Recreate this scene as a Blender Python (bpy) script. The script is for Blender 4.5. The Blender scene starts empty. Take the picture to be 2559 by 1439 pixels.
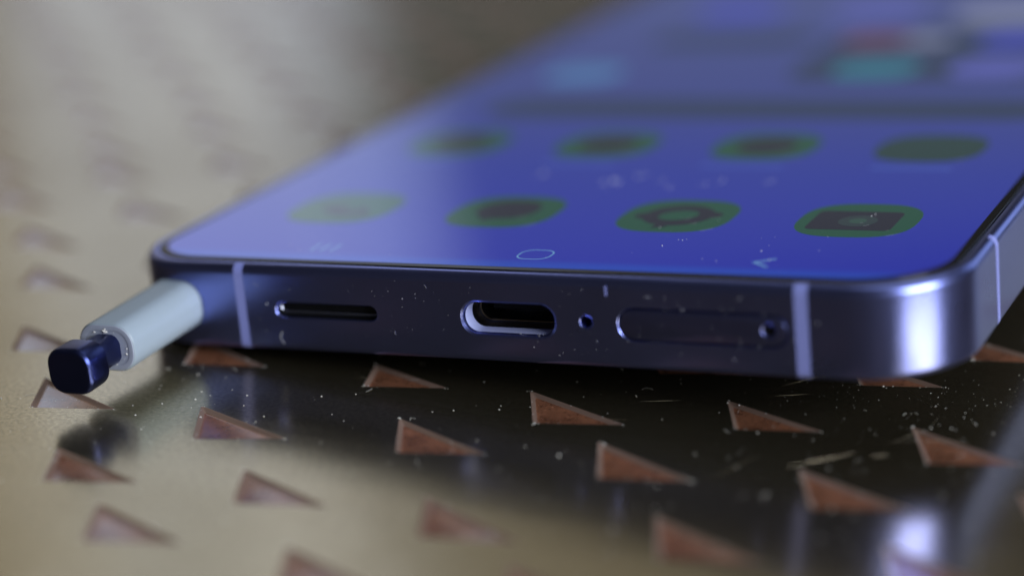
import bpy, bmesh, math, random
from mathutils import Matrix, Vector
random.seed(7)
MM = 0.001
sc = bpy.context.scene
COL = sc.collection

# ------------------------------------------------------------------ camera
cam_d = bpy.data.cameras.new('camera')
cam = bpy.data.objects.new('camera', cam_d)
COL.objects.link(cam)
right = Vector((0.91430108, 0.40458317, -0.01913104))
up = Vector((-0.11580984, 0.30639122, 0.94483464))
fwd = Vector((-0.38812578, 0.86164777, -0.32698854))
cm = Matrix((right, up, -fwd)).transposed().to_4x4()
cm.translation = Vector((113.5529, -166.3749, 73.5310)) * MM
cam.matrix_world = cm
cam_d.sensor_width = 36.0
cam_d.lens = 78.97
cam_d.clip_start = 0.005
cam_d.clip_end = 50
cam_d.dof.use_dof = True
cam_d.dof.focus_distance = 0.1965
cam_d.dof.aperture_fstop = 7.6
cam_d.dof.aperture_blades = 0
sc.camera = cam

# ------------------------------------------------------------------ world and lamps
w = bpy.data.worlds.new('World')
sc.world = w
w.use_nodes = True
bg = w.node_tree.nodes['Background']
bg.inputs[0].default_value = (1.0, 0.95, 0.88, 1)
bg.inputs[1].default_value = 0.035

def area_lamp(name, az, el, dist, wid, hei, radiance, color, target=(0.02, 0.0, 0.0), shape='RECTANGLE'):
    """an area lamp seen from the phone at azimuth az (from +Y towards +X) and elevation el"""
    d = bpy.data.lights.new(name, 'AREA')
    d.shape = shape
    d.size = wid
    d.size_y = hei
    d.energy = radiance * wid * hei * math.pi * (math.pi / 4 if shape == 'ELLIPSE' else 1)
    d.color = color
    o = bpy.data.objects.new(name, d)
    COL.objects.link(o)
    a, e = math.radians(az), math.radians(el)
    t = Vector(target)
    o.location = t + dist * Vector((math.sin(a) * math.cos(e), math.cos(a) * math.cos(e), math.sin(e)))
    o.rotation_euler = (t - o.location).to_track_quat('-Z', 'Y').to_euler()
    return o

area_lamp('window_light', -34.2, 20, 2.0, 0.25, 1.3, 0.69, (0.89, 0.98, 1.20))
area_lamp('window_edge_light', -29.4, 20, 2.05, 0.10, 1.3, 0.54, (0.80, 0.92, 1.25))
area_lamp('warm_wall_light', -51, 20, 2.2, 1.0, 1.3, 0.36, (1.0, 0.92, 0.76))
area_lamp('back_room_light', -19, 8.5, 2.2, 0.80, 0.50, 0.095, (0.88, 0.98, 1.10))
area_lamp('upper_room_light', -21, 30, 2.4, 0.8, 0.8, 0.28, (1.0, 0.95, 0.85))
area_lamp('side_room_light', 24, 19, 2.2, 0.95, 1.1, 0.85, (0.74, 0.92, 1.25))
area_lamp('key_window', 111, 23, 1.6, 0.95, 0.70, 16.5, (0.84, 0.90, 1.0))
area_lamp('ceiling_light', 40, 72, 2.0, 1.6, 1.6, 1.0, (0.82, 0.91, 1.0))

vs = sc.view_settings
vs.view_transform = 'Standard'
vs.look = 'None'
vs.exposure = 0.0
vs.gamma = 1.0
vs.use_curve_mapping = False
sc.cycles.use_denoising = True
sc.cycles.sample_clamp_indirect = 6.0
sc.cycles.max_bounces = 10
sc.cycles.glossy_bounces = 6

# ------------------------------------------------------------------ materials
def new_mat(name):
    m = bpy.data.materials.new(name)
    m.use_nodes = True
    nt = m.node_tree
    return m, nt, nt.nodes['Principled BSDF']

def simple(name, col, rough=0.5, metal=0.0, spec=0.5, emit=None, estr=1.0, noise=0.0, nscale=900.0, coat=0.0):
    m, nt, b = new_mat(name)
    b.inputs['Base Color'].default_value = (*col, 1)
    b.inputs['Roughness'].default_value = rough
    b.inputs['Metallic'].default_value = metal
    b.inputs['Specular IOR Level'].default_value = spec
    b.inputs['Coat Weight'].default_value = coat
    if emit:
        b.inputs['Emission Color'].default_value = (*emit, 1)
        b.inputs['Emission Strength'].default_value = estr
    if noise:
        tc = nt.nodes.new('ShaderNodeTexCoord')
        n = nt.nodes.new('ShaderNodeTexNoise')
        n.inputs['Scale'].default_value = nscale
        n.inputs['Detail'].default_value = 4
        nt.links.new(tc.outputs['Object'], n.inputs['Vector'])
        mr = nt.nodes.new('ShaderNodeMapRange')
        mr.inputs['To Min'].default_value = rough - noise
        mr.inputs['To Max'].default_value = rough + noise
        nt.links.new(n.outputs['Fac'], mr.inputs['Value'])
        nt.links.new(mr.outputs['Result'], b.inputs['Roughness'])
    return m

def brass_mat():
    m, nt, b = new_mat('polished_brass')
    L = nt.links
    tc = nt.nodes.new('ShaderNodeTexCoord')
    # slow tarnish clouds
    n1 = nt.nodes.new('ShaderNodeTexNoise'); n1.inputs['Scale'].default_value = 28; n1.inputs['Detail'].default_value = 5
    L.new(tc.outputs['Object'], n1.inputs['Vector'])
    cr = nt.nodes.new('ShaderNodeValToRGB')
    cr.color_ramp.elements[0].position = 0.32; cr.color_ramp.elements[0].color = (0.39, 0.322, 0.19, 1)
    cr.color_ramp.elements[1].position = 0.70; cr.color_ramp.elements[1].color = (0.535, 0.465, 0.31, 1)
    L.new(n1.outputs['Fac'], cr.inputs['Fac'])
    # fine stippled grain of the lacquer
    n2 = nt.nodes.new('ShaderNodeTexNoise'); n2.inputs['Scale'].default_value = 2600; n2.inputs['Detail'].default_value = 3
    L.new(tc.outputs['Object'], n2.inputs['Vector'])
    mx = nt.nodes.new('ShaderNodeMix'); mx.data_type = 'RGBA'; mx.blend_type = 'MULTIPLY'
    mx.inputs[0].default_value = 1.0
    mr0 = nt.nodes.new('ShaderNodeMapRange'); mr0.inputs['From Min'].default_value = 0.3; mr0.inputs['From Max'].default_value = 0.7
    mr0.inputs['To Min'].default_value = 0.72; mr0.inputs['To Max'].default_value = 1.14
    L.new(n2.outputs['Fac'], mr0.inputs['Value'])
    L.new(cr.outputs['Color'], mx.inputs[6]); L.new(mr0.outputs['Result'], mx.inputs[7])
    L.new(mx.outputs[2], b.inputs['Base Color'])
    b.inputs['Metallic'].default_value = 0.966
    # roughness: brushed streaks
    mp = nt.nodes.new('ShaderNodeMapping'); mp.inputs['Rotation'].default_value = (0, 0, math.radians(24)); mp.inputs['Scale'].default_value = (60, 1400, 1)
    L.new(tc.outputs['Object'], mp.inputs['Vector'])
    n3 = nt.nodes.new('ShaderNodeTexNoise'); n3.inputs['Scale'].default_value = 1.0; n3.inputs['Detail'].default_value = 3
    L.new(mp.outputs['Vector'], n3.inputs['Vector'])
    mr = nt.nodes.new('ShaderNodeMapRange'); mr.inputs['To Min'].default_value = 0.15; mr.inputs['To Max'].default_value = 0.24
    L.new(n3.outputs['Fac'], mr.inputs['Value']); L.new(mr.outputs['Result'], b.inputs['Roughness'])
    # gently uneven sheet
    n4 = nt.nodes.new('ShaderNodeTexNoise'); n4.inputs['Scale'].default_value = 55; n4.inputs['Detail'].default_value = 2
    L.new(tc.outputs['Object'], n4.inputs['Vector'])
    bp = nt.nodes.new('ShaderNodeBump'); bp.inputs['Strength'].default_value = 0.28; bp.inputs['Distance'].default_value = 0.0004
    L.new(n4.outputs['Fac'], bp.inputs['Height'])
    bp2 = nt.nodes.new('ShaderNodeBump'); bp2.inputs['Strength'].default_value = 0.2; bp2.inputs['Distance'].default_value = 0.00002
    L.new(n2.outputs['Fac'], bp2.inputs['Height']); L.new(bp.outputs['Normal'], bp2.inputs['Normal'])
    L.new(bp2.outputs['Normal'], b.inputs['Normal'])
    return m

def enamel_mat():
    m, nt, b = new_mat('brown_enamel')
    L = nt.links
    tc = nt.nodes.new('ShaderNodeTexCoord')
    geo = nt.nodes.new('ShaderNodeNewGeometry')
    n1 = nt.nodes.new('ShaderNodeTexNoise'); n1.inputs['Scale'].default_value = 520; n1.inputs['Detail'].default_value = 9; n1.inputs['Roughness'].default_value = 0.68
    L.new(geo.outputs['Position'], n1.inputs['Vector'])
    cr = nt.nodes.new('ShaderNodeValToRGB')
    cr.color_ramp.elements[0].position = 0.3; cr.color_ramp.elements[0].color = (0.125, 0.050, 0.027, 1)
    cr.color_ramp.elements[1].position = 0.72; cr.color_ramp.elements[1].color = (0.29, 0.118, 0.062, 1)
    L.new(n1.outputs['Fac'], cr.inputs['Fac'])
    vo = nt.nodes.new('ShaderNodeTexNoise'); vo.inputs['Scale'].default_value = 3200; vo.inputs['Detail'].default_value = 3
    L.new(geo.outputs['Position'], vo.inputs['Vector'])
    pr = nt.nodes.new('ShaderNodeValToRGB')
    pr.color_ramp.elements[0].position = 0.30; pr.color_ramp.elements[0].color = (0.25, 0.25, 0.27, 1)
    pr.color_ramp.elements[1].position = 0.42; pr.color_ramp.elements[1].color = (1, 1, 1, 1)
    hi = pr.color_ramp.elements.new(0.66); hi.color = (1, 1, 1, 1)
    h2 = pr.color_ramp.elements.new(0.74); h2.color = (2.4, 2.7, 2.9, 1)
    L.new(vo.outputs['Fac'], pr.inputs['Fac'])
    mm = nt.nodes.new('ShaderNodeMix'); mm.data_type = 'RGBA'; mm.blend_type = 'MULTIPLY'; mm.inputs[0].default_value = 1.0
    L.new(cr.outputs['Color'], mm.inputs[6]); L.new(pr.outputs['Color'], mm.inputs[7])
    L.new(mm.outputs[2], b.inputs['Base Color'])
    mr = nt.nodes.new('ShaderNodeMapRange'); mr.inputs['To Min'].default_value = 0.16; mr.inputs['To Max'].default_value = 0.42
    L.new(n1.outputs['Fac'], mr.inputs['Value']); L.new(mr.outputs['Result'], b.inputs['Roughness'])
    b.inputs['Specular IOR Level'].default_value = 0.6
    b.inputs['Coat Weight'].default_value = 1.0; b.inputs['Coat Roughness'].default_value = 0.16; b.inputs['Coat IOR'].default_value = 1.5
    n2 = nt.nodes.new('ShaderNodeTexNoise'); n2.inputs['Scale'].default_value = 1500
    L.new(geo.outputs['Position'], n2.inputs['Vector'])
    bp = nt.nodes.new('ShaderNodeBump'); bp.inputs['Strength'].default_value = 0.25; bp.inputs['Distance'].default_value = 0.00004
    L.new(n2.outputs['Fac'], bp.inputs['Height']); L.new(bp.outputs['Normal'], b.inputs['Normal'])
    return m

def frame_mat():
    m, nt, b = new_mat('satin_blue_metal')
    L = nt.links
    b.inputs['Base Color'].default_value = (0.22, 0.255, 0.62, 1)
    b.inputs['Metallic'].default_value = 1.0
    tc = nt.nodes.new('ShaderNodeTexCoord')
    n = nt.nodes.new('ShaderNodeTexNoise'); n.inputs['Scale'].default_value = 6000; n.inputs['Detail'].default_value = 2
    L.new(tc.outputs['Object'], n.inputs['Vector'])
    bp = nt.nodes.new('ShaderNodeBump'); bp.inputs['Strength'].default_value = 0.22; bp.inputs['Distance'].default_value = 0.00001
    L.new(n.outputs['Fac'], bp.inputs['Height']); L.new(bp.outputs['Normal'], b.inputs['Normal'])
    n2 = nt.nodes.new('ShaderNodeTexNoise'); n2.inputs['Scale'].default_value = 160; n2.inputs['Detail'].default_value = 4
    L.new(tc.outputs['Object'], n2.inputs['Vector'])
    mr = nt.nodes.new('ShaderNodeMapRange'); mr.inputs['To Min'].default_value = 0.255; mr.inputs['To Max'].default_value = 0.315
    L.new(n2.outputs['Fac'], mr.inputs['Value']); L.new(mr.outputs['Result'], b.inputs['Roughness'])
    return m

def wallpaper_mat():
    m, nt, b = new_mat('lit_wallpaper')
    L = nt.links
    tc = nt.nodes.new('ShaderNodeTexCoord')
    sx = nt.nodes.new('ShaderNodeSeparateXYZ'); L.new(tc.outputs['Object'], sx.inputs[0])
    mr = nt.nodes.new('ShaderNodeMapRange'); mr.inputs['From Min'].default_value = 0.002; mr.inputs['From Max'].default_value = 0.150
    L.new(sx.outputs['Y'], mr.inputs['Value'])
    cr = nt.nodes.new('ShaderNodeValToRGB')
    e = cr.color_ramp.elements
    e[0].position = 0.0; e[0].color = (0.010, 0.050, 0.38, 1)
    e[1].position = 1.0; e[1].color = (0.045, 0.062, 0.20, 1)
    for p, c in ((0.009, (0.010, 0.040, 0.36, 1)), (0.016, (0.012, 0.020, 0.31, 1)), (0.22, (0.014, 0.027, 0.265, 1)), (0.45, (0.028, 0.042, 0.20, 1))):
        k = e.new(p); k.color = c
    L.new(mr.outputs['Result'], cr.inputs['Fac'])
    L.new(cr.outputs['Color'], b.inputs['Emission Color'])
    b.inputs['Emission Strength'].default_value = 1.0
    b.inputs['Base Color'].default_value = (0.004, 0.004, 0.006, 1)
    b.inputs['Roughness'].default_value = 0.10
    b.inputs['Specular IOR Level'].default_value = 1.0
    return m

def lit(name, col, s=1.0):
    return simple(name, (0.004, 0.004, 0.006), 0.10, 0, 1.0, emit=col, estr=s)

BRASS = brass_mat()
ENAMEL = enamel_mat()
FRAME = frame_mat()
WALLP = wallpaper_mat()
BEZEL = simple('black_glass', (0.004, 0.004, 0.005), 0.22, spec=0.25)
BAND = simple('antenna_plastic', (0.25, 0.28, 0.66), 0.45)
BACK = simple('back_glass', (0.02, 0.022, 0.035), 0.25)
BLACK = simple('black_plastic', (0.004, 0.004, 0.005), 0.6, spec=0.2)
GOLD = simple('gold_contact', (0.55, 0.40, 0.22), 0.35, 1.0)
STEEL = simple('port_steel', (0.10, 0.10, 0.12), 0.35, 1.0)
WALLM = simple('blasted_wall_lit', (0.46, 0.50, 0.80), 0.5, 0.2)
STEELB = simple('bright_steel', (0.45, 0.46, 0.55), 0.35, 1.0)
PENB = simple('pale_blue_plastic', (0.30, 0.36, 0.42), 0.42, noise=0.05, nscale=700)
PENC = simple('pen_collar', (0.34, 0.37, 0.46), 0.5, noise=0.08, nscale=2500)
NAVY = simple('navy_metal', (0.048, 0.06, 0.18), 0.33, 1.0, noise=0.04)
LENS = simple('camera_glass', (0.01, 0.01, 0.012), 0.05)
DUST = simple('dust', (0.66, 0.64, 0.60), 0.7)
RIM = simple('worn_copper_rim', (0.29, 0.19, 0.145), 0.40, 0.45, noise=0.12, nscale=900)
DUSTP = simple('lint', (0.62, 0.62, 0.64), 0.7)
SCR = simple('scratch', (0.62, 0.53, 0.38), 0.4, 1.0)

# ------------------------------------------------------------------ helpers
def mesh_obj(name, verts, faces, mat, parent=None, smooth=None):
    me = bpy.data.meshes.new(name)
    me.from_pydata([tuple(c * MM for c in v) for v in verts], [], faces)
    me.materials.append(mat)
    o = bpy.data.objects.new(name, me)
    COL.objects.link(o)
    if parent: o.parent = parent
    bm = bmesh.new(); bm.from_mesh(me); bmesh.ops.recalc_face_normals(bm, faces=bm.faces); bm.to_mesh(me); bm.free()
    if smooth is not None: me.shade_smooth(); me.set_sharp_from_angle(angle=math.radians(smooth))
    return o

def loft(rings, cap0=True, cap1=True):
    n = len(rings[0]); V = [v for r in rings for v in r]; F = []
    for i in range(len(rings) - 1):
        for j in range(n):
            k = (j + 1) % n
            F.append((i*n + j, i*n + k, (i+1)*n + k, (i+1)*n + j))
    if cap0: F.append(tuple(range(n))[::-1])
    if cap1: F.append(tuple((len(rings)-1)*n + j for j in range(n)))
    return V, F

def rrect(cx, cy, hx, hy, r, seg=12):
    """rounded rectangle outline in 2-D, counter-clockwise"""
    r = max(min(r, hx - 1e-4, hy - 1e-4), 1e-4); P = []
    for (sx, sy, a0) in ((1, 1, 0), (-1, 1, 90), (-1, -1, 180), (1, -1, 270)):
        for i in range(seg + 1):
            a = math.radians(a0 + 90 * i / seg)
            P.append((cx + sx * (hx - r) + r * math.cos(a), cy + sy * (hy - r) + r * math.sin(a)))
    return P

def xz(P, y): return [(x, y, z) for x, z in P]
def xy(P, z): return [(x, y, z) for x, y in P]

def boolean(target, cutters):
    for c in cutters:
        md = target.modifiers.new('cut', 'BOOLEAN'); md.operation = 'DIFFERENCE'; md.solver = 'EXACT'; md.object = c
    dg = bpy.context.evaluated_depsgraph_get()
    me = bpy.data.meshes.new_from_object(target.evaluated_get(dg))
    target.modifiers.clear()
    old = target.data; target.data = me; bpy.data.meshes.remove(old)
    for c in cutters:
        d = c.data; bpy.data.objects.remove(c); bpy.data.meshes.remove(d)

def cutter(cx, cz, hx, hz, r, depth, chamfer, seg=12):
    """chamfered prism that bites into the face y = 0"""
    e = 0.02
    o = chamfer + e
    rings = [xz(rrect(cx, cz, hx + o, hz + o, r + o, seg), -e),
             xz(rrect(cx, cz, hx + chamfer*0.35, hz + chamfer*0.35, r + chamfer*0.35, seg), chamfer * 0.45),
             xz(rrect(cx, cz, hx, hz, r, seg), chamfer * 1.2),
             xz(rrect(cx, cz, hx, hz, r, seg), depth)]
    V, F = loft(rings)
    return mesh_obj('cutter', V, F, FRAME)

def tag(o, label=None, cat=None, group=None, kind=None):
    for k, v in (('label', label), ('category', cat), ('group', group), ('kind', kind)):
        if v: o[k] = v

# ------------------------------------------------------------------ the table
# triangle inlays: corners A (far), B (near left), C (right tip), in mm on the table
known = {
 (-2, 0): (-3.3, -10.4, -0.4, -16.8, 6.8, -14.5), (-1, 0): (13.6, -11.1, 16.8, -17.8, 24.0, -14.8),
 (0, -1): (23.3, 3.4, 24.7, -1.8, 31.8, 0.5), (0, 0): (31.1, -7.4, 34.1, -14.1, 41.1, -11.7),
 (-1, 1): (24.1, -21.7, 26.6, -27.8, 33.9, -25.6), (-2, 2): (16.7, -31.8, 19.3, -38.0, 26.7, -35.6),
 (-2, 1): (7.2, -23.5, 9.9, -29.7, 17.3, -27.2), (1, -1): (39.1, 2.5, 42.2, -4.1, 49.5, -1.7),
 (2, -1): (56.0, 6.6, 58.6, 0.8, 65.6, 2.9), (1, 0): (48.9, -5.9, 51.6, -12.9, 58.9, -10.6),
 (1, 1): (58.4, -17.8, 61.1, -24.7, 68.8, -22.8), (2, 0): (66.1, -5.3, 69.1, -12.2, 76.3, -9.7),
 (3, -1): (72.3, 6.6, 75.3, -0.4, 82.5, 2.0), (-2, -2): (-22.9, 16.0, -20.8, 10.1, -13.3, 12.0),
 (-1, -1): (4.3, 3.6, 6.6, -2.8, 14.0, -0.7), (-2, -1): (-13.3, 0.4, -10.5, -5.6, -2.8, -3.4),
 (-2, -3): (-31.9, 27.2, -29.7, 21.3, -22.0, 23.0), (-2, -4): (-43.2, 38.7, -41.2, 32.2, -33.1, 34.5),
 (-1, -4): (-27.0, 39.6, -24.6, 33.6, -16.6, 35.9), (-1, -5): (-37.8, 50.9, -35.5, 44.6, -27.6, 46.6),
 (0, 1): (40.3, -21.1, 42.9, -27.9, 50.6, -26.0), (-1, 2): (34.6, -33.2, 37.2, -39.6, 44.6, -37.3),
 (2, 1): (76.1, -16.5, 78.9, -23.3, 86.1, -20.9), (3, 0): (83.4, -3.7, 86.5, -10.7, 93.5, -8.3),
 (3, -2): (63.0, 20.4, 65.7, 14.3, 72.6, 16.4), (4, -3): (71.0, 29.6, 73.5, 23.9, 80.6, 25.8)}

def round_tri(P, rad, inset, seg=3):
    c = Vector((sum(p[0] for p in P) / 3, sum(p[1] for p in P) / 3))
    out = []
    # inset triangle towards its incentre, then round the corners
    pts = [Vector(p) for p in P]
    a, b_, c_ = (pts[1]-pts[2]).length, (pts[0]-pts[2]).length, (pts[0]-pts[1]).length
    s = (a + b_ + c_)
    inc = (pts[0]*a + pts[1]*b_ + pts[2]*c_) / s
    area = abs((pts[1]-pts[0]).cross(pts[2]-pts[0])) / 2
    rin = 2 * area / s
    k = 1 - inset / rin
    pts = [inc + (p - inc) * k for p in pts]
    for i in range(3):
        p, q, r = pts[i-1], pts[i], pts[(i+1) % 3]
        d0 = (p - q).normalized(); d1 = (r - q).normalized()
        t = rad
        s0, s1 = q + d0 * t, q + d1 * t
        for j in range(seg + 1):
            u = j / seg
            out.append(tuple((1-u)**2 * s0 + 2*u*(1-u) * q + u*u * s1))
    return out

def tri_mesh_data(P):
    """a shallow pressed triangle: rounded lip, sloping wall, enamelled floor"""
    rings = [xy(round_tri(P, 0.55, -0.06), 0.0), xy(round_tri(P, 0.5, 0.02), -0.02), xy(round_tri(P, 0.47, 0.10), -0.08), xy(round_tri(P, 0.42, 0.36), -0.24), xy(round_tri(P, 0.40, 0.46), -0.27)]
    return loft(rings, cap0=False)
seen_tris = []

def inlay(P):
    V, F = tri_mesh_data(P)
    o = mesh_obj('triangle_inlay', V, F, ENAMEL, table, smooth=40)
    o.data.materials.append(RIM)
    for f in o.data.polygons:
        if f.normal.z < 0: f.flip()
        if len(f.vertices) == 4 and f.center.z > -0.17 * MM: f.material_index = 1
    return o

o0, va, vb = Vector((34.0, -13.9)), Vector((17.25, 0.75)), Vector((9.75, -11.3))
def visible(p):
    v = Vector((p.x * MM, p.y * MM, 0)) - cm.translation
    z = v.dot(fwd)
    if z < 0.02: return False
    u = v.dot(right) / z * 78.97 / 36 ; t = v.dot(up) / z * 78.97 / 36
    return abs(u) < 0.56 and abs(t) < 0.34
rest = []
for P in known.values():
    seen_tris.append([P[0:2], P[2:4], P[4:6]])
for i in range(-45, 46):
    for j in range(-40, 30):
        if (i, j) in known: continue
        p = o0 + va * i + vb * j
        p += Vector((random.uniform(-.9, .9), random.uniform(-.9, .9)))
        if not (-190 < p.x < 210 and -90 < p.y < 340): continue
        r = random.uniform(-0.05, 0.05); M2 = Matrix.Rotation(r, 2); sc_ = random.uniform(0.95, 1.05)
        P = [tuple(p + M2 @ (Vector(q) * sc_)) for q in ((-2.7, 6.6), (0, 0), (7.25, 2.3))]
        under = 4 < p.x < 70 and 4 < p.y < 150
        if visible(p) and not under: seen_tris.append(P)
        else: rest.append(P)
from mathutils.geometry import delaunay_2d_cdt
outer = rrect(0, 120, 516, 516, 56, 8)
co, ed, fa = [Vector(p) for p in outer], [], []
ed += [(i, (i + 1) % len(outer)) for i in range(len(outer))]
for P in seen_tris + rest:
    q = round_tri(P, 0.55, -0.06); n = len(co); k = len(q)
    co += [Vector(p) for p in q]; fa.append([n + i for i in range(k)])
rv, re_, rf, _, _, rof = delaunay_2d_cdt(co, ed, fa, 0, 1e-5)
tv = [(p.x, p.y, 0.0) for p in rv]
tf = [tuple(f) for f, og in zip(rf, rof) if not og]
sv, sf = loft([xy(rrect(0, 120, 520, 520, 60, 8), z) for z in (-25, -3)] + [xy(rrect(0, 120, 519, 519, 59, 8), -1), xy(outer, 0.0)], cap1=False)
n = len(tv); tv += sv; tf += [tuple(k + n for k in f) for f in sf]
table = mesh_obj('table_top', tv, tf, BRASS, smooth=30)
bm = bmesh.new(); bm.from_mesh(table.data); bmesh.ops.remove_doubles(bm, verts=bm.verts, dist=1e-6); bmesh.ops.recalc_face_normals(bm, faces=bm.faces); bm.to_mesh(table.data); bm.free()
tag(table, 'shiny brass table top set with small brown triangles, phone lying on it', 'table', kind='structure')
for P in seen_tris: inlay(P)
V, F = [], []
for P in rest:
    a, b_ = tri_mesh_data(P); n = len(V); V += a; F += [tuple(k + n for k in f) for f in b_]
o = mesh_obj('triangle_inlays_beyond_view', V, F, ENAMEL, table, smooth=40)
o.name = 'triangle_inlay_field'
tag(o, kind='stuff')

# ------------------------------------------------------------------ the phone
W, Ln, T, RC = 77.6, 162.8, 8.2, 9.3
PM = Matrix(((9.96480684e-01, 9.21644417e-04, -8.38176415e-02), (0.0, 9.99939551e-01, 1.09951639e-02), (8.38227085e-02, -1.09564684e-02, 9.96420448e-01)))
P0 = Vector((0, 0, 0.0102))
def thing(name):
    e = bpy.data.objects.new(name, None); e.empty_display_size = 0.01
    COL.objects.link(e)
    mw = PM.to_4x4(); mw.translation = -(PM @ P0) * MM + Vector((0, 0, 0.00015))
    e.matrix_world = mw
    return e
phone = thing('smartphone')
tag(phone, 'dark blue metal framed smartphone lying face up with its screen lit', 'smartphone')

XL = -1.3                                   # left side of the frame
def outline(inset, seg=24, rl=7.6, rr=RC):
    P = []
    for cx, cy, r, a0 in ((W, Ln, rr, 0), (XL, Ln, rl, 90), (XL, 0, rl, 180), (W, 0, rr, 270)):
        ox = cx - r if cx == W else cx + r
        oy = cy - r if cy == Ln else cy + r
        q = r - inset
        for i in range(seg + 1):
            a = math.radians(a0 + 90 * i / seg)
            P.append((ox + q * math.cos(a), oy + q * math.sin(a)))
    return P
PROFILE = [(1.30, 0.05), (0.80, 0.05), (0.52, 0.07), (0.30, 0.14), (0.14, 0.27), (0.04, 0.46), (0.0, 0.72), (0.0, 7.15), (0.02, 7.36), (0.10, 7.62), (0.24, 7.84), (0.44, 8.00), (0.70, 8.09), (1.00, 8.11), (1.14, 8.08), (1.20, 8.0), (1.20, 7.6)]
V, F = loft([xy(outline(i), z) for i, z in PROFILE])
frame = mesh_obj('frame', V, F, FRAME)
SPK = (20.62, 3.99, 5.2, 0.74)
cuts = [cutter(SPK[0], SPK[1], 5.12, 0.68, 0.68, 1.6, 0.12),
        cutter(38.62, 4.06, 4.28, 1.36, 1.30, 6.5, 0.30, 16),
        cutter(45.95, 4.16, 0.50, 0.50, 0.50, 3.0, 0.16, 8),
        cutter(56.38, 4.10, 7.47, 1.43, 1.43, 0.8, 0.12, 16)]
PX, PZ, PHX, PHZ, PR = 4.62, 4.02, 2.90, 2.24, 1.95
pv, pf = loft([xz(rrect(PX, PZ, PHX + .16, PHZ + .16, PR + .16, 10), y) for y in (-3, 22)])
cuts.append(mesh_obj('cutter', pv, pf, FRAME))
boolean(frame, cuts)
frame.data.shade_smooth(); frame.data.set_sharp_from_angle(angle=math.radians(28))
frame.parent = phone

# back glass, a slab with a softened rim, and the camera lenses it lies on
V, F = loft([xy(outline(2.2), -0.06), xy(outline(1.5), -0.05), xy(outline(1.2), -0.02), xy(outline(1.1), 0.049)])
mesh_obj('back_panel', V, F, BACK, phone, smooth=40)
for cx, cy, r in ((64.5, 112, 7.2), (64.5, 131, 7.2), (64.5, 150, 7.2), (48, 121.5, 4.5), (48, 141, 5.0)):
    zt = (-0.0841238 * cx + 0.0109958 * cy) + 0.35 if r > 6 else -2.5
    circ = lambda rr, z: [(cx + rr * math.cos(a * math.pi / 16), cy + rr * math.sin(a * math.pi / 16), z) for a in range(32)]
    V, F = loft([circ(r, 0.02), circ(r, zt + .4), circ(r - .3, zt), circ(r - 1.0, zt), circ(r - 1.1, zt + .3)], cap0=True, cap1=False)
    lo = mesh_obj('camera_lens', V, F, FRAME, phone, smooth=30)
    V, F = loft([circ(r - 1.12, zt + .28), circ(r - 1.13, zt + .2)])
    mesh_obj('lens_glass', V, F, LENS, lo, smooth=30)

# cover glass with black border, then the lit display on it
V, F = loft([xy(outline(1.27), 7.75), xy(outline(1.27), 8.10), xy(outline(1.32), 8.17), xy(outline(1.45), 8.20)])
glass = mesh_obj('cover_glass', V, F, BEZEL, phone, smooth=40)
DI = 2.05
V, F = loft([xy(outline(DI, 24), z) for z in (8.201, 8.208)], cap0=False)
disp = mesh_obj('display', V, F, WALLP, phone, smooth=40)
tag(disp, 'lit blue home screen with rows of dark green icons')

def flat(name, P, z, mat):
    V, F = loft([xy(P, z - 0.006), xy(P, z)], cap0=False)
    return mesh_obj(name, V, F, mat, disp)
def squircle(cx, cy, h, n=40, e=2.75):
    out = []
    for i in range(n):
        a = 2 * math.pi * i / n
        c, s = math.cos(a), math.sin(a)
        out.append((cx + h * math.copysign(abs(c) ** (2/e), c), cy + h * math.copysign(abs(s) ** (2/e), s)))
    return out
ICON = lit('icon_green', (0.007, 0.058, 0.034))
ICON2 = lit('icon_green_olive', (0.008, 0.032, 0.032))
GLY = lit('glyph_dark', (0.009, 0.010, 0.022))
NAV = lit('nav_pale_blue', (0.10, 0.24, 0.46))
LAB = lit('label_blue', (0.03, 0.06, 0.33))
DARK = lit('widget_dark', (0.012, 0.026, 0.080))
CYAN = lit('widget_cyan', (0.014, 0.13, 0.20))
LBLUE = lit('widget_blue', (0.05, 0.14, 0.33))
VIO = lit('widget_violet', (0.07, 0.08, 0.36))
RED = lit('widget_red', (0.10, 0.035, 0.09))
GREY = lit('widget_grey', (0.16, 0.18, 0.30))
BLUE = lit('widget_deep_blue', (0.03, 0.04, 0.36))
cols = (13.0, 30.2, 47.6, 64.6)
Zi, Zg, Zh = 8.216, 8.224, 8.232
for k, cx in enumerate(cols):
    flat('app_icon', squircle(cx, 19.3, 5.45), Zi, ICON)
    flat('app_icon', squircle(cx, 45.6, 5.45), Zi, ICON if k < 3 else ICON2)
    if k < 3: flat('icon_glyph', squircle(cx, 45.8, 3.1, e=2.4), Zg, GLY)
    flat('icon_label', rrect(cx, 37.6, (3.2, 4.0, 4.4, 4.0)[k], 0.55, 0.5, 4), Zi, LAB)
# telephone handset
hs = []
for i in range(17):
    a = math.radians(200 + 100 * i / 16); hs.append((cols[0] + 1.4 + 4.4 * math.cos(a), 19.3 + 1.6 + 4.4 * math.sin(a)))
for i in range(17):
    a = math.radians(300 - 100 * i / 16); rr = 2.5 + (0.9 if (i > 12 or i < 4) else 0) * -1; hs.append((cols[0] + 1.4 + rr * math.cos(a), 19.3 + 1.6 + rr * math.sin(a)))
flat('icon_glyph', hs, Zg, GLY)
# speech bubble with tail
sb = squircle(cols[1], 20.0, 3.1, e=2.3)
flat('icon_glyph', [(x, y * 1.0 if y > 18.0 else y) for x, y in sb], Zg, GLY)
flat('icon_glyph', [(28.2, 18.2), (30.6, 17.4), (28.9, 16.1)], Zg + 0.002, GLY)
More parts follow.
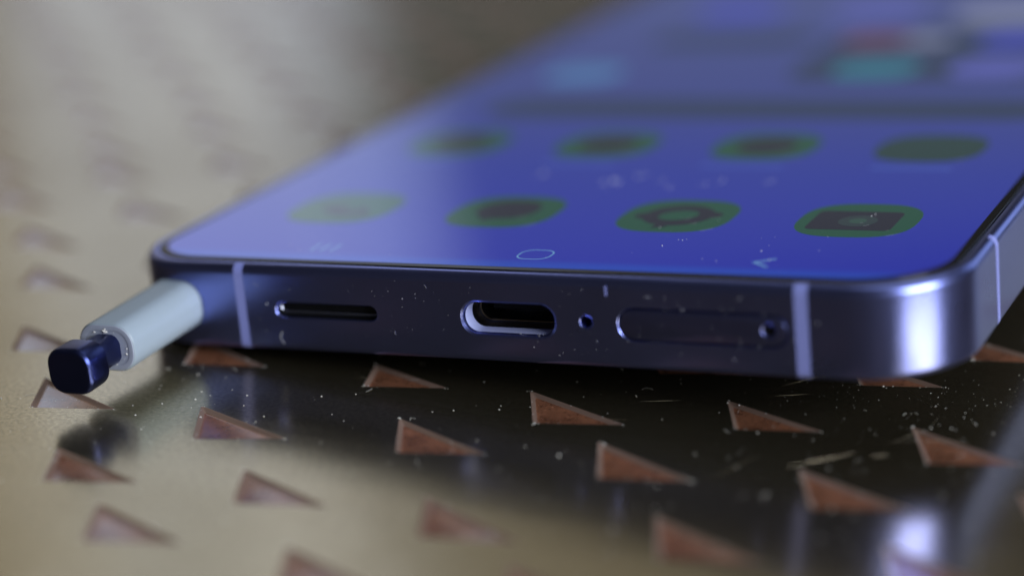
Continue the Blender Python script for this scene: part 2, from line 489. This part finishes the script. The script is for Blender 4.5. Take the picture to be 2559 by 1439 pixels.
# ringed planet
cx, cy = cols[2], 19.4
ring = lambda rx, ry, rot, n=36: [(cx + rx*math.cos(t)*math.cos(rot) - ry*math.sin(t)*math.sin(rot), cy + rx*math.cos(t)*math.sin(rot) + ry*math.sin(t)*math.cos(rot)) for t in (2*math.pi*i/n for i in range(n))]
flat('icon_glyph', ring(3.35, 3.35, 0), Zg, GLY)
flat('icon_glyph', ring(4.2, 1.6, 0.12), Zg + 0.002, GLY)
flat('icon_glyph', ring(1.9, 1.55, 0.5), Zh, ICON)
flat('icon_glyph', [(46.4, 15.1), (47.6, 15.5), (47.9, 16.6), (46.6, 17.0)], Zh, GLY)
# camera
flat('icon_glyph', rrect(64.3, 19.1, 3.9, 3.0, 0.7, 5), Zg, GLY)
cx, cy = 64.6, 19.0
flat('icon_glyph', ring(1.75, 1.75, 0), Zh, lit('glyph_ring', (0.016, 0.03, 0.036)))
flat('icon_glyph', ring(0.8, 0.8, 0), Zh + 0.006, lit('glyph_lens', (0.02, 0.055, 0.045)))
# navigation row: three bars, an open round box, a chevron
for k in range(3): flat('nav_recents_bar', rrect(16.9 + k * 1.05, 5.9, 0.09, 1.15, 0.08, 2), Zi, NAV)
outer = rrect(39.1, 5.85, 1.62, 1.45, 1.15, 8); inner = rrect(39.1, 5.85, 1.46, 1.29, 1.0, 8)
n = len(outer)
V = xy(outer, Zi) + xy(inner, Zi)
mesh_obj('nav_home_ring', V, [(i, (i+1) % n, n + (i+1) % n, n + i) for i in range(n)], NAV, disp)
flat('nav_back_chevron', [(59.1, 5.72), (60.85, 7.05), (60.95, 6.82), (59.55, 5.75), (60.9, 4.62), (60.7, 4.45)], Zi, NAV)
# the blurred content further up
flat('search_bar', rrect(41.3, 62.4, 32.4, 4.9, 4.5, 8), Zi, DARK)
flat('dark_panel', rrect(25.5, 100.5, 11.0, 4.5, 4.0, 8), Zi, DARK)
flat('widget_panel', rrect(56.5, 92.0, 17.5, 16.5, 5, 8), Zi, DARK)
for (x, y, h, m_) in ((48.9, 82.8, 5.0, CYAN), (62.6, 82.8, 5.0, VIO), (44.5, 99.5, 4.2, RED), (50.5, 99.5, 3.2, GREY), (62.6, 99.0, 5.2, BLUE), (13.3, 80.4, 4.8, LBLUE), (57, 116, 6.5, GREY), (40, 118, 6, VIO), (20, 120, 6, BLUE)):
    flat('app_icon', squircle(x, y, h), Zg, m_)

# antenna bands: strips that follow the frame's own section, a hair proud of it
def band_front(x0, x1):
    V = []
    sec = [(y, z) for y, z in PROFILE if 0 <= y < 0.96]
    n = len(sec)
    for x in (x0, x1):
        for i, (y, z) in enumerate(sec):
            nz = -1 if z < 1 else (1 if z > 7.4 else 0)
            V.append((x, y - 0.012, z + 0.012 * nz))
    F = [(i, i+1, n+i+1, n+i) for i in range(n - 1)]
    return mesh_obj('antenna_band', V, F, BAND, phone, smooth=60)
band_front(11.38, 12.33); band_front(64.46, 65.62)
def band_side(y0, y1):
    sec = [(i, z) for i, z in PROFILE if 0 <= i < 0.96]; n = len(sec); V = []
    for y in (y0, y1):
        for i, z in sec:
            nz = -1 if z < 1 else (1 if z > 7.4 else 0)
            V.append((W - i + 0.012, y, z + 0.012 * nz))
    return mesh_obj('antenna_band', V, [(i, i+1, n+i+1, n+i) for i in range(n - 1)], BAND, phone, smooth=60)
band_side(15.3, 16.25)

V, F = loft([xz(rrect(SPK[0], SPK[1], 5.113, 0.673, 0.673, 12), y) for y in (0.30, 1.59)], cap0=False, cap1=True)
mesh_obj('speaker_slot_shade', V, F, BLACK, phone, smooth=40)  # added black lining, paints the shade inside the slot
# loudspeaker slot: a black mesh plate deep inside with a ledge
V, F = loft([xz(rrect(SPK[0], SPK[1] + 0.18, 5.05, 0.40, 0.40, 8), y) for y in (0.95, 1.5)])
mesh_obj('speaker_grille', V, F, BLACK, phone, smooth=30)
V, F = loft([xz(rrect(SPK[0], SPK[1] + 0.06, 5.10, 0.62, 0.60, 10), 0.78), xz(rrect(SPK[0], SPK[1] + 0.10, 5.00, 0.48, 0.46, 10), 0.70), xz(rrect(SPK[0], SPK[1] + 0.12, 4.92, 0.38, 0.36, 10), 0.80)], cap0=False, cap1=False)
mesh_obj('speaker_rim', V, F, STEELB, phone, smooth=30)
# usb port: inner shell with a bright rim, tongue with contacts
out_ = rrect(38.62, 4.06, 4.27, 1.35, 1.29, 16); inn = rrect(38.62, 4.06, 4.08, 1.16, 1.12, 16)
n = len(out_)
rings = [xz(out_, 3.25), xz(inn, 3.25), xz(inn, 6.3)]
V, F = loft(rings, cap0=False, cap1=True)
port = mesh_obj('usb_port', V, F, STEEL, phone, smooth=30)
rings = [xz(rrect(38.62, 4.06, 4.10, 1.18, 1.14, 16), 3.23), xz(rrect(38.62, 4.06, 4.03, 1.11, 1.08, 16), 3.23)]
V, F = loft(rings, cap0=False, cap1=False)
mesh_obj('port_rim', V, F, GOLD, port)
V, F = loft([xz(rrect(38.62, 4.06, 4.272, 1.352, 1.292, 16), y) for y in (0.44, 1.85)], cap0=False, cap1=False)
mesh_obj('port_wall_lit', V, F, WALLM, port, smooth=40)  # front stretch of the wall, its lit look helped by a paler colour
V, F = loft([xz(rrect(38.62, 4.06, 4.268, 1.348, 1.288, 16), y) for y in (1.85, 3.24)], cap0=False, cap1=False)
mesh_obj('port_wall_shaded', V, F, STEEL, port, smooth=40)  # deeper stretch of the same wall, shade put in by darker metal
V, F = loft([xz(rrect(38.62, 4.06, 3.2, 0.33, 0.2, 5), y) for y in (4.0, 6.2)])
mesh_obj('port_tongue', V, F, BLACK, port, smooth=30)
for k in range(12):
    V, F = loft([xz(rrect(38.62 - 2.75 + k * 0.5, 3.725, 0.11, 0.012, 0.01, 1), y) for y in (4.2, 5.5)])
    mesh_obj('port_contact', V, F, GOLD, port)
# SIM tray with its ejector hole
trs = [xz(rrect(56.38, 4.10, 7.28, 1.24, 1.24, 16), 0.0), xz(rrect(56.38, 4.10, 7.33, 1.29, 1.29, 16), 0.02), xz(rrect(56.38, 4.10, 7.37, 1.33, 1.33, 16), 0.08), xz(rrect(56.38, 4.10, 7.37, 1.33, 1.33, 16), 0.78)]
V, F = loft(trs)
TRAYM = FRAME.copy(); TRAYM.name = 'tray_metal'
TRAYM.node_tree.nodes['Principled BSDF'].inputs['Base Color'].default_value = (0.185, 0.21, 0.51, 1)
tray = mesh_obj('sim_tray', V, F, TRAYM)
boolean(tray, [cutter(62.2, 4.13, 0.52, 0.52, 0.52, 0.7, 0.15, 8)])
tray.data.shade_smooth(); tray.data.set_sharp_from_angle(angle=math.radians(28)); tray.parent = phone
V, F = loft([[(62.2 + 0.515 * math.cos(a * math.pi / 10), y, 4.13 + 0.515 * math.sin(a * math.pi / 10)) for a in range(20)] for y in (0.36, 0.69)])
mesh_obj('eject_hole_shade', V, F, BLACK, tray, smooth=30)  # black plug added in the hole to stand in for its shade
# small printed tick above the tray
V, F = loft([xz(rrect(47.98, 7.0, 0.10, 0.45, 0.09, 3), y) for y in (-0.012, 0.02)])
mesh_obj('edge_mark', V, F, BAND, phone)

# ------------------------------------------------------------------ the stylus
pen = thing('stylus')
pen.matrix_world = pen.matrix_world @ Matrix.Rotation(math.radians(2.0), 4, 'X')
tag(pen, 'pale blue stylus with a dark button end sticking out of the phone corner', 'stylus')
Y1 = -11.2
def prr(g, y, f=1.0): return xz(rrect(PX, PZ, PHX - g, PHZ - g, max(PR - g, .2), 12), y)
V, F = loft([prr(0.62, Y1 + 0.10), prr(0.50, Y1 + 0.02), prr(0.22, Y1), prr(0.08, Y1 + .07), prr(0.0, Y1 + 0.25), prr(0.0, 20.0)])
mesh_obj('barrel', V, F, PENB, pen, smooth=40)
V, F = loft([prr(0.60, Y1 + 0.16), prr(0.62, Y1 + 0.0), prr(0.26, Y1 - 0.03), prr(0.17, Y1 - 0.01), prr(0.14, Y1 + .05)])
mesh_obj('barrel_collar', V, F, PENC, pen, smooth=40)
def nk(hx, hz, r, y): return xz(rrect(PX - 0.05, PZ - 0.12, hx, hz, r, 10), y)
V, F = loft([nk(1.45, 1.38, 0.95, Y1 + 0.2), nk(1.45, 1.38, 0.95, -13.6), nk(1.58, 1.50, 1.02, -13.98), nk(1.9, 1.75, 1.15, -14.14),
             nk(2.10, 1.92, 1.40, -14.20), nk(2.22, 2.04, 1.50, -14.32), nk(2.27, 2.09, 1.56, -14.55), nk(2.30, 2.12, 1.58, -16.5), nk(2.25, 2.07, 1.53, -16.80), nk(2.10, 1.92, 1.40, -17.02), nk(1.96, 1.78, 1.28, -17.09)])
btn = mesh_obj('click_button', V, F, NAVY, pen, smooth=25)

# ------------------------------------------------------------------ dust and scratches
def fleck(V, F, c, r, u, v, nrm):
    k = random.choice((4, 5, 6)); n = len(V); a0 = random.random() * 6.28
    el = random.uniform(0.5, 1.0)
    for i in range(k):
        a = a0 + 6.283 * i / k; q = r * random.uniform(.7, 1.15)
        V.append(tuple(c + u * (q * math.cos(a)) + v * (q * el * math.sin(a))))
    V.append(tuple(c + nrm * r * random.uniform(.5, .9)))
    for i in range(k): F.append((n + i, n + (i+1) % k, n + k))
X_, Y_, Z_ = Vector((1, 0, 0)), Vector((0, 1, 0)), Vector((0, 0, 1))
V, F = [], []
def rad(): return min(0.20, 0.038 * math.exp(random.gauss(0, 0.6)))
for _ in range(300):
    p = Vector((random.uniform(-20, 100), random.gauss(-10, 13), 0.0))
    fleck(V, F, p, rad(), X_, Y_, Z_)
for _ in range(75):    # larger motes towards the lens
    fleck(V, F, Vector((random.uniform(0, 95), random.uniform(-32, -3), 0.0)), random.uniform(.06, .13), X_, Y_, Z_)
for _ in range(420):   # grit gathered near the raised corner
    p = Vector((random.gauss(74, 9), random.gauss(11, 7), 0.0))
    fleck(V, F, p, rad() * 0.6, X_, Y_, Z_)
for P in known.values():   # and caught along the inlay edges
    pts = [Vector(P[0:2]), Vector(P[2:4]), Vector(P[4:6])]
    for _ in range(34):
        i = random.randrange(3); t = random.random(); t = t if random.random() < .5 else round(t)
        q = pts[i].lerp(pts[(i+1) % 3], t)
        fleck(V, F, Vector((q.x + random.gauss(0, .12), q.y + random.gauss(0, .12), 0.0)), rad() * 0.9, X_, Y_, Z_)
def fibre(V, F, c, l, wd, u, v, nrm):
    a = random.random() * 6.28; k = random.uniform(-2.5, 2.5); p = Vector(c); n = len(V); m = 6
    for i in range(m + 1):
        d = u * math.cos(a) + v * math.sin(a); s_ = u * -math.sin(a) + v * math.cos(a)
        h = nrm * (0.02 + 0.03 * math.sin(3.14 * i / m))
        V.append(tuple(p + s_ * wd + h)); V.append(tuple(p - s_ * wd + h))
        p = p + d * (l / m); a += k / m
    F += [(n + 2*i, n + 2*i + 1, n + 2*i + 3, n + 2*i + 2) for i in range(m)]
for _ in range(40):
    fibre(V, F, (random.uniform(-5, 92), random.uniform(-22, 12), 0.0), random.uniform(.3, 1.3), random.uniform(.012, .03), X_, Y_, Z_)
dust = mesh_obj('table_dust', V, F, DUST)
tag(dust, 'pale dust specks scattered over the brass in front of the phone', 'dust', kind='stuff')
V, F = [], []
for _ in range(24):
    p = Vector((random.uniform(0, 95), random.uniform(-7, 16), 0.003)); a = random.gauss(0.75, 0.5) if random.random() < .7 else random.uniform(0, 3.1)
    l = random.uniform(0.6, 5.0); d = Vector((math.cos(a), math.sin(a), 0)); s = Vector((-d.y, d.x, 0)) * 0.006
    n = len(V); b_ = s * 0.0
    V += [tuple(p - d*l), tuple(p + b_ + s), tuple(p + d*l), tuple(p + b_ - s), tuple(p + b_ + Z_*.01)]
    F += [(n, n+3, n+4), (n+3, n+2, n+4), (n+2, n+1, n+4), (n+1, n, n+4)]
scr = mesh_obj('hairline_scratches', V, F, SCR, table)
tag(scr, kind='stuff')
# dust on the phone: front wall and screen
V, F = [], []
def on_wall(x, z):
    for cx, cz, hx, hz in ((SPK[0], SPK[1], 5.4, 0.95), (38.62, 4.06, 4.7, 1.75), (45.95, 4.16, 0.8, 0.8), (62.2, 4.13, 0.8, 0.8), (PX, PZ, 3.3, 2.7)):
        if abs(x - cx) < hx and abs(z - cz) < hz: return False
    return True
for _ in range(300):
    x, z = random.uniform(8.5, 68), random.uniform(0.9, 7.4)
    if on_wall(x, z): fleck(V, F, Vector((x, 0.0, z)), rad() * 0.42, X_, Z_, -Y_)
for _ in range(30):
    fleck(V, F, Vector((random.uniform(49.5, 63), -0.0, random.choice((2.68, 5.55)) + random.gauss(0, .05))), rad() * 0.5, X_, Z_, -Y_)
for _ in range(26):
    fleck(V, F, Vector((random.uniform(35, 42), random.uniform(.1, .8), 2.62 + random.uniform(0, .12))), rad() * 0.9, X_, Y_, Z_)
for (x, y, r) in ((37.0, 30.5, .45), (38.6, 33.5, .35), (35.8, 30.2, .25), (43.2, 29.0, .22), (41.5, 31.5, .2), (28.0, 33.5, .3), (47.5, 31.5, .25), (52.3, 32.0, .2), (46.2, 30.4, .18)):
    for _ in range(9): fleck(V, F, Vector((x + random.gauss(0, r), y + random.gauss(0, r * 2.2), 8.236)), r * random.uniform(.2, .42), X_, Y_, Z_)
for (x, y, r) in ((49.6, 9.6, .09), (58.9, 9.0, .10), (14.2, 6.0, .11), (15.8, 4.6, .09), (56.0, 5.6, .08), (54.5, 6.2, .06), (50.4, 11.6, .07), (50.8, 11.5, .07), (51.1, 11.8, .06), (65.6, 21.2, .12), (65.4, 20.6, .1)):
    fleck(V, F, Vector((x, y, 8.236)), r, X_, Y_, Z_)
for _ in range(70):
    fleck(V, F, Vector((random.uniform(5, 73), abs(random.gauss(0, 16)) + 2.6, 8.236)), rad() * 0.5, X_, Y_, Z_)
fibre(V, F, (15.9, -0.01, 1.9), 1.3, .035, X_, Z_, -Y_)
for x, z in ((13.8, 6.2), (27.5, 2.2), (31, 6.6), (46.8, 2.6), (52, 6.6), (59, 1.6), (66.5, 5)):
    fibre(V, F, (x, -0.005, z), random.uniform(.2, .7), .016, X_, Z_, -Y_)
pd = mesh_obj('dust_specks', V, F, DUSTP, phone)
tag(pd, kind='stuff')
# flecks on the pen's collar
V, F = [], []
for _ in range(26):
    a = random.uniform(0, 6.28)
    fleck(V, F, Vector((PX + 2.1 * math.cos(a), Y1 - 0.015, PZ + 1.65 * math.sin(a))), rad() * 0.8, X_, Z_, -Y_)
for _ in range(8):
    fleck(V, F, Vector((PX + 0.05 + random.gauss(0, .12), Y1 - 0.02, PZ + 1.62 + random.gauss(0, .10))), 0.17, X_, Z_, -Y_)
pp = mesh_obj('crumbs', V, F, DUST, pen)
tag(pp, kind='stuff')
